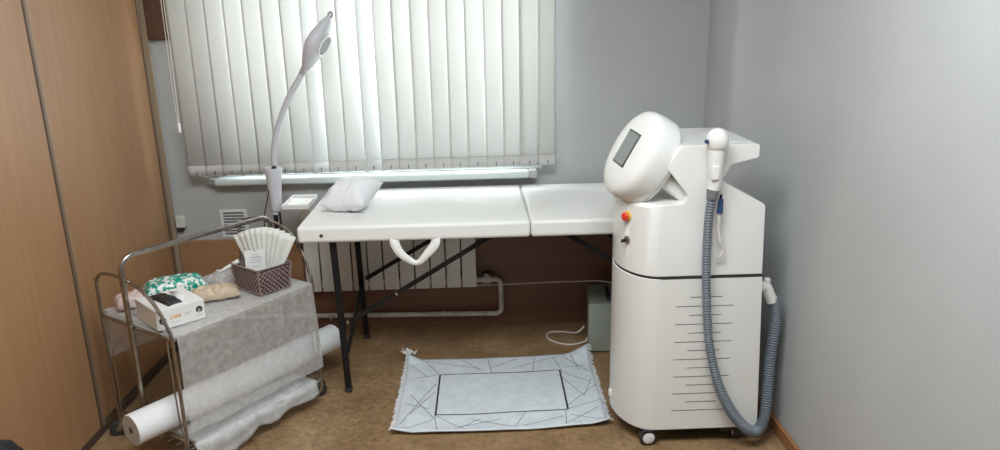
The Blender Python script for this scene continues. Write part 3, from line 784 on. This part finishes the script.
pk = MB(); pk.grid(pkg2, 34, 28); bmesh.ops.remove_doubles(pk.bm, verts=pk.bm.verts, dist=.0004); bmesh.ops.holes_fill(pk.bm, edges=pk.bm.edges, sides=0)
pkt = thing('plastic_wrapped_package', 'flat package in crinkled translucent plastic on the lower shelf of the trolley', 'package', tuple(T(0, .165, .078)))
build('package', pk, M['bag_film'], pkt, smooth=60)
# loose plastic hanging over the front of the lower shelf
def flap(a, b):
    A = -TLh + .0 + .585 * a
    L_ = (.055 + .050 * max(0, 1 - abs(a - .22) / .22) + .02 * noise.noise(V((a * 6, 0, 0))))
    o_ = .012 * noise.noise(V((a * 9, b * 3, 1))) + .006 * noise.noise(V((a * 25, b * 5, 1)))
    return T(A, .272 + .022 * math.sin(b * PI / 2) + o_ * .8, max(.012 + .004 * a, .118 - .004 * b - L_ * b * b * 1.05 - .0 + .004 * noise.noise(V((a * 12, 3, b)))))
build('loose_film', MB().grid(flap, 46, 10), M['bag_film'], pkt, smooth=60, solid=.0008)

# ------------------------------------------------------------------ things on the trolley
ZT = TS + .0062
# glove box
ga = math.radians(43); GX = V((math.cos(ga), math.sin(ga), 0)); GY = V((-math.sin(ga), math.cos(ga), 0)); GR = Matrix((GX, GY, V((0, 0, 1)))).transposed()
g0 = V((-1.168, 2.487, ZT)); gw, gd, gh = .178, .20, .074
gbx = thing('glove_box', 'white cardboard glove box with black gloves showing and orange lettering', 'box', tuple(g0 + GX * gw / 2 + GY * gd / 2))
def G(a, b, z): return g0 + GX * a + GY * b + V((0, 0, z))
build('carton', MB().obox(G(gw / 2, gd / 2, gh / 2), (gw, gd, gh), GR), M['card'], gbx, bevel=.0015)
pillow('black_gloves', G(gw * .42, gd * .5, gh - .002), Matrix.Rotation(ga + math.radians(8), 3, 'Z'), .030, .078, .017, M['black_glove'], 3, .008, .1, n=16, parent=gbx)
fl = MB().poly([G(gw * .62, gd * .1, gh + .001), G(gw * .66, gd * .9, gh + .001), G(gw * .78, gd * .6, gh + .012), G(gw * .76, gd * .3, gh + .012)])
build('torn_flap', fl, M['card'], gbx, solid=.0008)
def disc(c, n, r_, m, nm, par): return build(nm, MB().cyl(c, c + n * .0009, r_, 24), m, par)
disc(G(.014, -.0001, gh * .52) + GX * .012, -GY, .0, M['darkprint'], 'x', gbx) if False else None
disc(G(gw - .022, 0, gh * .55), -GY, .0125, M['darkprint'], 'round_mark', gbx)
disc(G(.022, 0, gh * .46), -GY, .0130, M['darkprint'], 'round_mark', gbx)
def stroke(mb, pts, w_, n_):
    for a, b in zip(pts, pts[1:]): mb.bar(a, b, w_, .0008, up=n_)
wm = MB()
q = lambda a, z: G(a, -.0006, z)
cxm = gw - .022
stroke(wm, [q(cxm - .003, .043), q(cxm - .003, .031), q(cxm + .005, .031)], .0022, -GY)
stroke(wm, [q(cxm + .004, .041), q(cxm - .001, .036)], .0018, -GY)
q2 = lambda b, z: G(-.0012, b, z)
stroke(wm, [q2(.021, .043), q2(.021, .031)], .002, -GX)
for o_ in wm.bm.verts: pass
mbm = MB(); cxm_ = cxm
def strk(seq, m_, nm, w_=.0022, face='f', off=-.0012):
    mb = MB()
    for pts in seq:
        pp_ = [G(a, off, z) if face == 'f' else G(off, a, z) for a, z in pts]
        stroke(mb, pp_, w_, -GY if face == 'f' else -GX)
    build(nm, mb, m_, gbx)
strk([[(cxm - .003, .043), (cxm - .003, .031), (cxm + .005, .031)], [(cxm + .004, .041), (cxm - .002, .036)]], M['card'], 'mark_symbol', .002)
strk([[(.019, .040), (.019, .029), (.027, .029)]], M['card'], 'mark_symbol', .002)
# orange word "CARE"
def letters(word, x, z, h, w_, gap):
    S = {'C': [[(1, 1), (0, 1), (0, 0), (1, 0)]], 'A': [[(0, 0), (0, 1), (1, 1), (1, 0)], [(0, .5), (1, .5)]], 'R': [[(0, 0), (0, 1), (1, 1), (1, .5), (0, .5), (1, 0)]], 'E': [[(1, 1), (0, 1), (0, 0), (1, 0)], [(0, .5), (.8, .5)]]}
    out = []
    for c in word:
        for s_ in S[c]: out.append([(x + a * w_, z + b * h) for a, b in s_])
        x += w_ + gap
    return out
strk(letters('CARE', .050, .032, .011, .0065, .0045), M['orange'], 'orange_lettering', .0022, 'f', -.0004)
strk([[(.102, .040), (.128, .040)], [(.102, .034), (.118, .034)], [(.05, .020), (.08, .020)], [(cxm - .012, .018), (cxm + .012, .018)]], M['greyprint'], 'small_print', .0012, 'f', -.0004)
strk([[(.006, .020), (.030, .020)]], M['greyprint'], 'small_print', .0014, 's', -.0004)

pillow('wipes_pack', (-1.262, 2.895, ZT + .020), Matrix.Rotation(math.radians(30), 3, 'Z'), .122, .066, .046, M['green'], 2, .008, .42, 'green and white leaf-patterned soft pack of wipes behind the glove box', 'pack')
pillow('beige_pack', (-1.072, 2.806, ZT + .016), Matrix.Rotation(math.radians(22), 3, 'Z'), .100, .050, .034, M['beige'], 8, .012, .42, 'crumpled beige packet lying between the glove box and the basket', 'packet')
pillow('pink_pack', (-1.375, 2.740, ZT + .020), Matrix.Rotation(math.radians(35), 3, 'Z'), .055, .045, .040, M['pinkpack'], 5, .010, .45, 'small crinkled white and pink pack at the left end of the trolley', 'pack')
pillow('clear_bag', (-1.080, 3.000, ZT + .020), Matrix.Rotation(math.radians(55), 3, 'Z'), .075, .050, .036, M['clear_film'], 6, .018, .45, 'crumpled clear plastic bag beside the left of the mauve basket', 'bag')
tbm = MB().tube([V((-1.070, 2.890, ZT + .085)), V((-1.045, 2.905, ZT + .096)), V((-1.003, 2.935, ZT + .114))], .006, 10, rfun=lambda t: .0035 + .006 * t)
tag(build('white_tube', tbm, M['white']), 'slim white tapered tube leaning on the left corner of the basket', 'tube')

# basket
ba = math.radians(50); BX = V((math.cos(ba), math.sin(ba), 0)); BY = V((-math.sin(ba), math.cos(ba), 0))
b0 = V((-.886, 2.795, ZT)); bw, bd, bh = .160, .195, .110
bc = b0 + BX * bw / 2 * 1.0 + BY * bd / 2
bk = thing('basket', 'small mauve woven plastic basket on the right of the trolley top', 'basket', tuple(bc))
def Bp(a, b, z):     # a,b -1..1, tapered
    k = .86 + .14 * z / bh; return bc + BX * a * bw / 2 * k + BY * b * bd / 2 * k + V((0, 0, z))
iw = MB()
for (a0, b0_, a1, b1) in ((-1, -1, 1, -1), (1, -1, 1, 1), (1, 1, -1, 1), (-1, 1, -1, -1)):
    iw.poly([Bp(a0 * .955, b0_ * .955, .003), Bp(a1 * .955, b1 * .955, .003), Bp(a1 * .955, b1 * .955, bh - .002), Bp(a0 * .955, b0_ * .955, bh - .002)])
iw.poly([Bp(-.96, -.96, .003), Bp(.96, -.96, .003), Bp(.96, .96, .003), Bp(-.96, .96, .003)])
build('shaded_backing', iw, M['basket_in'], bk, solid=.0015)  # inner shell in darker mauve, shade between the strands put into its colour
wv = MB(); NR = 9
for r_ in range(NR):
    z = .010 + r_ * (bh - .024) / (NR - 1)
    for (a0, b0_, a1, b1, nn) in ((-1, -1, 1, -1, 14), (1, -1, 1, 1, 18), (1, 1, -1, 1, 14), (-1, 1, -1, -1, 18)):
        for k in range(nn):
            if (k + r_) % 2: continue
            t0, t1 = (k + .05) / nn, (k + 1.15) / nn
            p = Bp(a0 + (a1 - a0) * t0, b0_ + (b1 - b0_) * t0, z); q_ = Bp(a0 + (a1 - a0) * min(1, t1), b0_ + (b1 - b0_) * min(1, t1), z)
            wv.bar(p, q_, .0035, .0062)
build('weave', wv, M['basket'], bk)
rb_ = MB()
for z, rr_ in ((bh, .0045), (.004, .004)):
    rb_.tube([Bp(-1, -1, z), Bp(1, -1, z), Bp(1, 1, z), Bp(-1, 1, z)], rr_, 8, closed=True)
for a, b in ((-1, -1), (1, -1), (1, 1), (-1, 1)): rb_.tube([Bp(a, b, 0.004), Bp(a, b, bh)], .0035, 8)
build('rim', rb_, M['basket'], bk)
# fan of folded white wipes standing in the basket
cand = ['leftmost', 'second from the left', 'third from the left', 'fourth from the left', 'middle', 'fourth from the right', 'third from the right', 'second from the right', 'rightmost']
fb_ = bc + BX * .022 + BY * .008 + V((0, 0, .028))
camr = V((.955, .295, 0)).normalized()
for k in range(9):
    t = (k - 4) / 4; ang = t * .31 + .07
    d = (camr * math.sin(ang) + V((0, 0, 1)) * math.cos(ang)).normalized(); sd_ = (camr * math.cos(ang) - V((0, 0, 1)) * math.sin(ang)).normalized()
    nn_ = d.cross(sd_).normalized(); base = fb_ + camr * (t * .026) + nn_ * (k - 4) * -.0095
    L_ = .212 + .012 * math.cos(t * 2) ; wq = .072
    def wf(uu, vv, d=d, sd_=sd_, nn_=nn_, base=base, L_=L_, wq=wq, k=k):
        ww_ = wq * (.45 + .55 * vv)
        return base + d * L_ * vv + sd_ * (uu - .5) * ww_ + nn_ * (.004 * math.cos(uu * PI * 2 + k) * vv + .004 * noise.noise(V((uu * 2, vv * 3, k))))
    o_ = build('folded_wipe', MB().grid(wf, 8, 8), M['tissue'], None, solid=.003, smooth=60)
    tag(o_, 'folded white wipe in the basket, %s of the fan' % cand[k], 'wipe', 'fan of folded white wipes in the basket')
# small white printed card
cd = thing('printed_card', 'small white printed card standing at the front of the basket', 'card', tuple(bc + V((0, 0, .04))))
cb = V((-.922, 2.895, ZT + .082)); cr = V((.93, .30, 0)).normalized(); cu = V((-.02, .10, 1)).normalized(); cn = cr.cross(cu).normalized()
CRM = Matrix((cr, cu, cn)).transposed()
build('card', MB().obox(cb + cu * .042 + cr * .0, (.080, .092, .0016), CRM), M['card'], cd, bevel=.001)
tx = MB()
for zz, ww_, hh2 in ((.068, .022, .0022), (.058, .040, .0032), (.048, .048, .0018), (.038, .048, .0022), (.020, .030, .0016)): tx.obox(cb + cu * zz + cn * .0012 + cr * .002, (ww_, hh2, .0008), CRM)
build('print', tx, M['greyprint'], cd)
build('hole_clip', MB().obox(cb + cu * .086 + cn * .0012, (.003, .010, .001), CRM), M['darkprint'], cd)

# ------------------------------------------------------------------ gooseneck lamp on its stand
ly = 3.38
lp = thing('gooseneck_lamp', 'white gooseneck magnifier lamp standing behind the trolley', 'lamp', (-.950, ly, 0))
for k in range(5):
    a = 2 * PI * k / 5 + .3; e_ = V((-.95 + .15 * math.cos(a), ly + .15 * math.sin(a), .045))
    build('base_leg', MB().tube([V((-.95, ly, .075)), V((-.95 + .05 * math.cos(a), ly + .05 * math.sin(a), .075)), e_ + V((0, 0, .01))], .011, 10, rfun=lambda t: .014 - .005 * t), M['lamp_white'], lp)
    build('base_caster', MB().cyl(e_ + V((-.008, 0, -.023)), e_ + V((.008, 0, -.023)), .022, 16).cyl(e_ + V((0, 0, -.02)), e_ + V((0, 0, .01)), .005, 8), M['rubber'], lp)
build('pole', MB().cyl((-.957, ly, .07), (-.957, ly, .76), .011, 14).cyl((-.933, ly - .012, .40), (-.933, ly - .012, .745), .005, 8), M['black_metal'], lp)
cl_ = MB().lathe([(.022, 0), (.026, .01), (.027, .05), (.036, .16), (.041, .195), (.040, .205), (.030, .206)], (-.950, ly, .752), (.02, 0, 1), 26)
build('socket_housing', cl_, M['lamp_white'], lp, smooth=40)
build('clamp_hole', MB().cyl((-.935, ly - .03, .957), (-.935, ly - .005, .959), .011, 12), M['black'], lp)
build('clamp_screw', MB().cyl((-.955, ly, .735), (-.955, ly, .752), .016, 14), M['lamp_white'], lp)
gp = smooth_path([(-.938, ly, .95), (-.934, ly, 1.03), (-.915, ly, 1.11), (-.880, ly - .0, 1.20), (-.830, ly, 1.295), (-.780, ly, 1.37), (-.762, ly, 1.405)], 30)
gp = resample(gp, .004)
build('gooseneck', MB().tube(gp, .012, 12, rfun=lambda t: .0150 if int(round(t * (len(gp) - 1))) % 2 else .0118), M['lamp_white'], lp, smooth=80)
# head: flat teardrop seen nearly edge-on
hx = V((.50, .0, .88)).normalized(); hn = V((.93, -.20, -.30)); hn = (hn - hx * hn.dot(hx)).normalized(); hy = hn.cross(hx).normalized()
HR = Matrix((hx, hy, hn)).transposed(); hcn = V((-.695, ly - .01, 1.508))
def tear(p):
    t = p.x / .135
    if t < 0: p.y *= (1 - .70 * (-t) ** 1.5) ; p.z *= (1 - .50 * (-t) ** 2)
    else:
        p.y *= (1 - .55 * t ** 1.6); p.z *= (1 - .5 * t * t)
    return p
hl = build('lamp_head', MB().ell(hcn, HR, .140, .080, .036, .75, .95, 44, 20, fn=tear), M['lamp_white'], lp, smooth=180)
lc = hcn + hx * .010 + hn * .0365
build('lens_ring', MB().tube([lc + hx * .048 * math.cos(t) + hy * .048 * math.sin(t) for t in [2 * PI * k / 40 for k in range(40)]], .0045, 8, closed=True), M['white'], hl)
build('lens', MB().cyl(lc - hn * .004, lc + hn * .0015, .046, 36), mat('lens_grey', (.13, .13, .15), .5), hl)
build('tip_hook', MB().tube([hcn + hx * (.142 + .011 * math.cos(t)) + hn * .009 * math.sin(t) for t in [2 * PI * k / 20 for k in range(20)]], .005, 8, closed=True), M['greyprint'], hl)
build('neck_sleeve', MB().tube([V((-.775, ly, 1.378)), V((-.758, ly, 1.408)), V((-.746, ly - .004, 1.428))], .014, 14), mat('sleeve_grey', (.36, .34, .35), .5), lp)
build('power_cord', MB().tube(smooth_path([(-.968, ly - .02, .86), (-.985, ly - .02, .80), (-1.005, ly - .02, .72), (-1.01, ly - .02, .60), (-1.0, ly - .01, .4), (-.99, ly, .1)], 8), .0028, 6), M['black'], lp)
# tray on the lamp stand
tz = .772
ty = MB(); ty.box(-.905, -.785, 3.31, 3.52, tz, tz + .006)
build('tray', ty, M['white'], lp, bevel=.002)
tl_ = MB(); z0_, z1_ = tz + .006, tz + .022
tl_.box(-.905, -.785, 3.31, 3.315, z0_, z1_).box(-.905, -.785, 3.515, 3.52, z0_, z1_).box(-.905, -.900, 3.315, 3.515, z0_, z1_).box(-.790, -.785, 3.315, 3.515, z0_, z1_)
build('tray_rim', tl_, M['white'], lp, bevel=.002)
build('tray_bracket', MB().box(-.94, -.90, 3.37, 3.395, tz - .012, tz), M['lamp_white'], lp, bevel=.002)

# ------------------------------------------------------------------ black bag at the lower left
def bagf(p):
    p = p.copy(); nz = noise.noise(p * 14) * .030 + noise.noise(p * 34) * .012
    p.z += nz * (1 if p.z > 0 else .2); p.x += nz * .5
    return p
bgm = MB().ell((-1.452, 1.90, .213), Matrix.Identity(3), .095, .16, .215, .7, .8, 44, 26, fn=bagf)
for v in bgm.bm.verts: v.co.z = max(v.co.z, 0.0)
bag = build('bag', bgm, M['fabric_black'], None, smooth=60)
tag(bag, 'crumpled black bag top at the lower left edge in front of the wardrobe', 'bag')

# ------------------------------------------------------------------ light
cl1 = thing('added_ceiling_light', 'white rectangular ceiling light panel, unseen, added to light the room', 'light', (-.1, 1.2, H))  # out-of-view fixture added to go with the area lamp below it
build('housing', MB().box(-.9, .7, .75, 1.65, H - .05, H), M['white'], cl1, bevel=.005)
build('diffuser', MB().box(-.88, .68, .77, 1.63, H - .056, H - .0505), M['lamp_glow'], cl1)
def area(name, loc, rot, sx, sy, power, col=(1, 1, 1)):
    l = bpy.data.lights.new(name, 'AREA'); l.shape = 'RECTANGLE'; l.size = sx; l.size_y = sy; l.energy = power; l.color = col
    o = bpy.data.objects.new(name, l); COL.objects.link(o); o.location = loc; o.rotation_euler = rot; return o
area('added_ceiling_lamp', (-.1, 1.2, H - .07), (0, 0, 0), 1.55, .85, 66, (.90, .975, 1))  # unseen lamp added as the room's main soft light
pt = area('window_daylight', ((WX0 + WX1) / 2, D + 1.0, 1.7), (math.radians(-90), 0, 0), 3.4, 2.8, 330, (.93, .98, 1))
wld = bpy.data.worlds.new('world'); SC.world = wld; wld.use_nodes = True
bg = wld.node_tree.nodes['Background']; bg.inputs[0].default_value = (.80, .90, 1, 1); bg.inputs[1].default_value = 2.0
SC.view_settings.view_transform = 'Standard'; SC.view_settings.look = 'None'; SC.view_settings.gamma = 1; SC.view_settings.exposure = -.04
SC.view_settings.use_curve_mapping = False
SC.cycles.max_bounces = 10; SC.cycles.diffuse_bounces = 5; SC.cycles.transparent_max_bounces = 16
SC.cycles.use_denoising = True
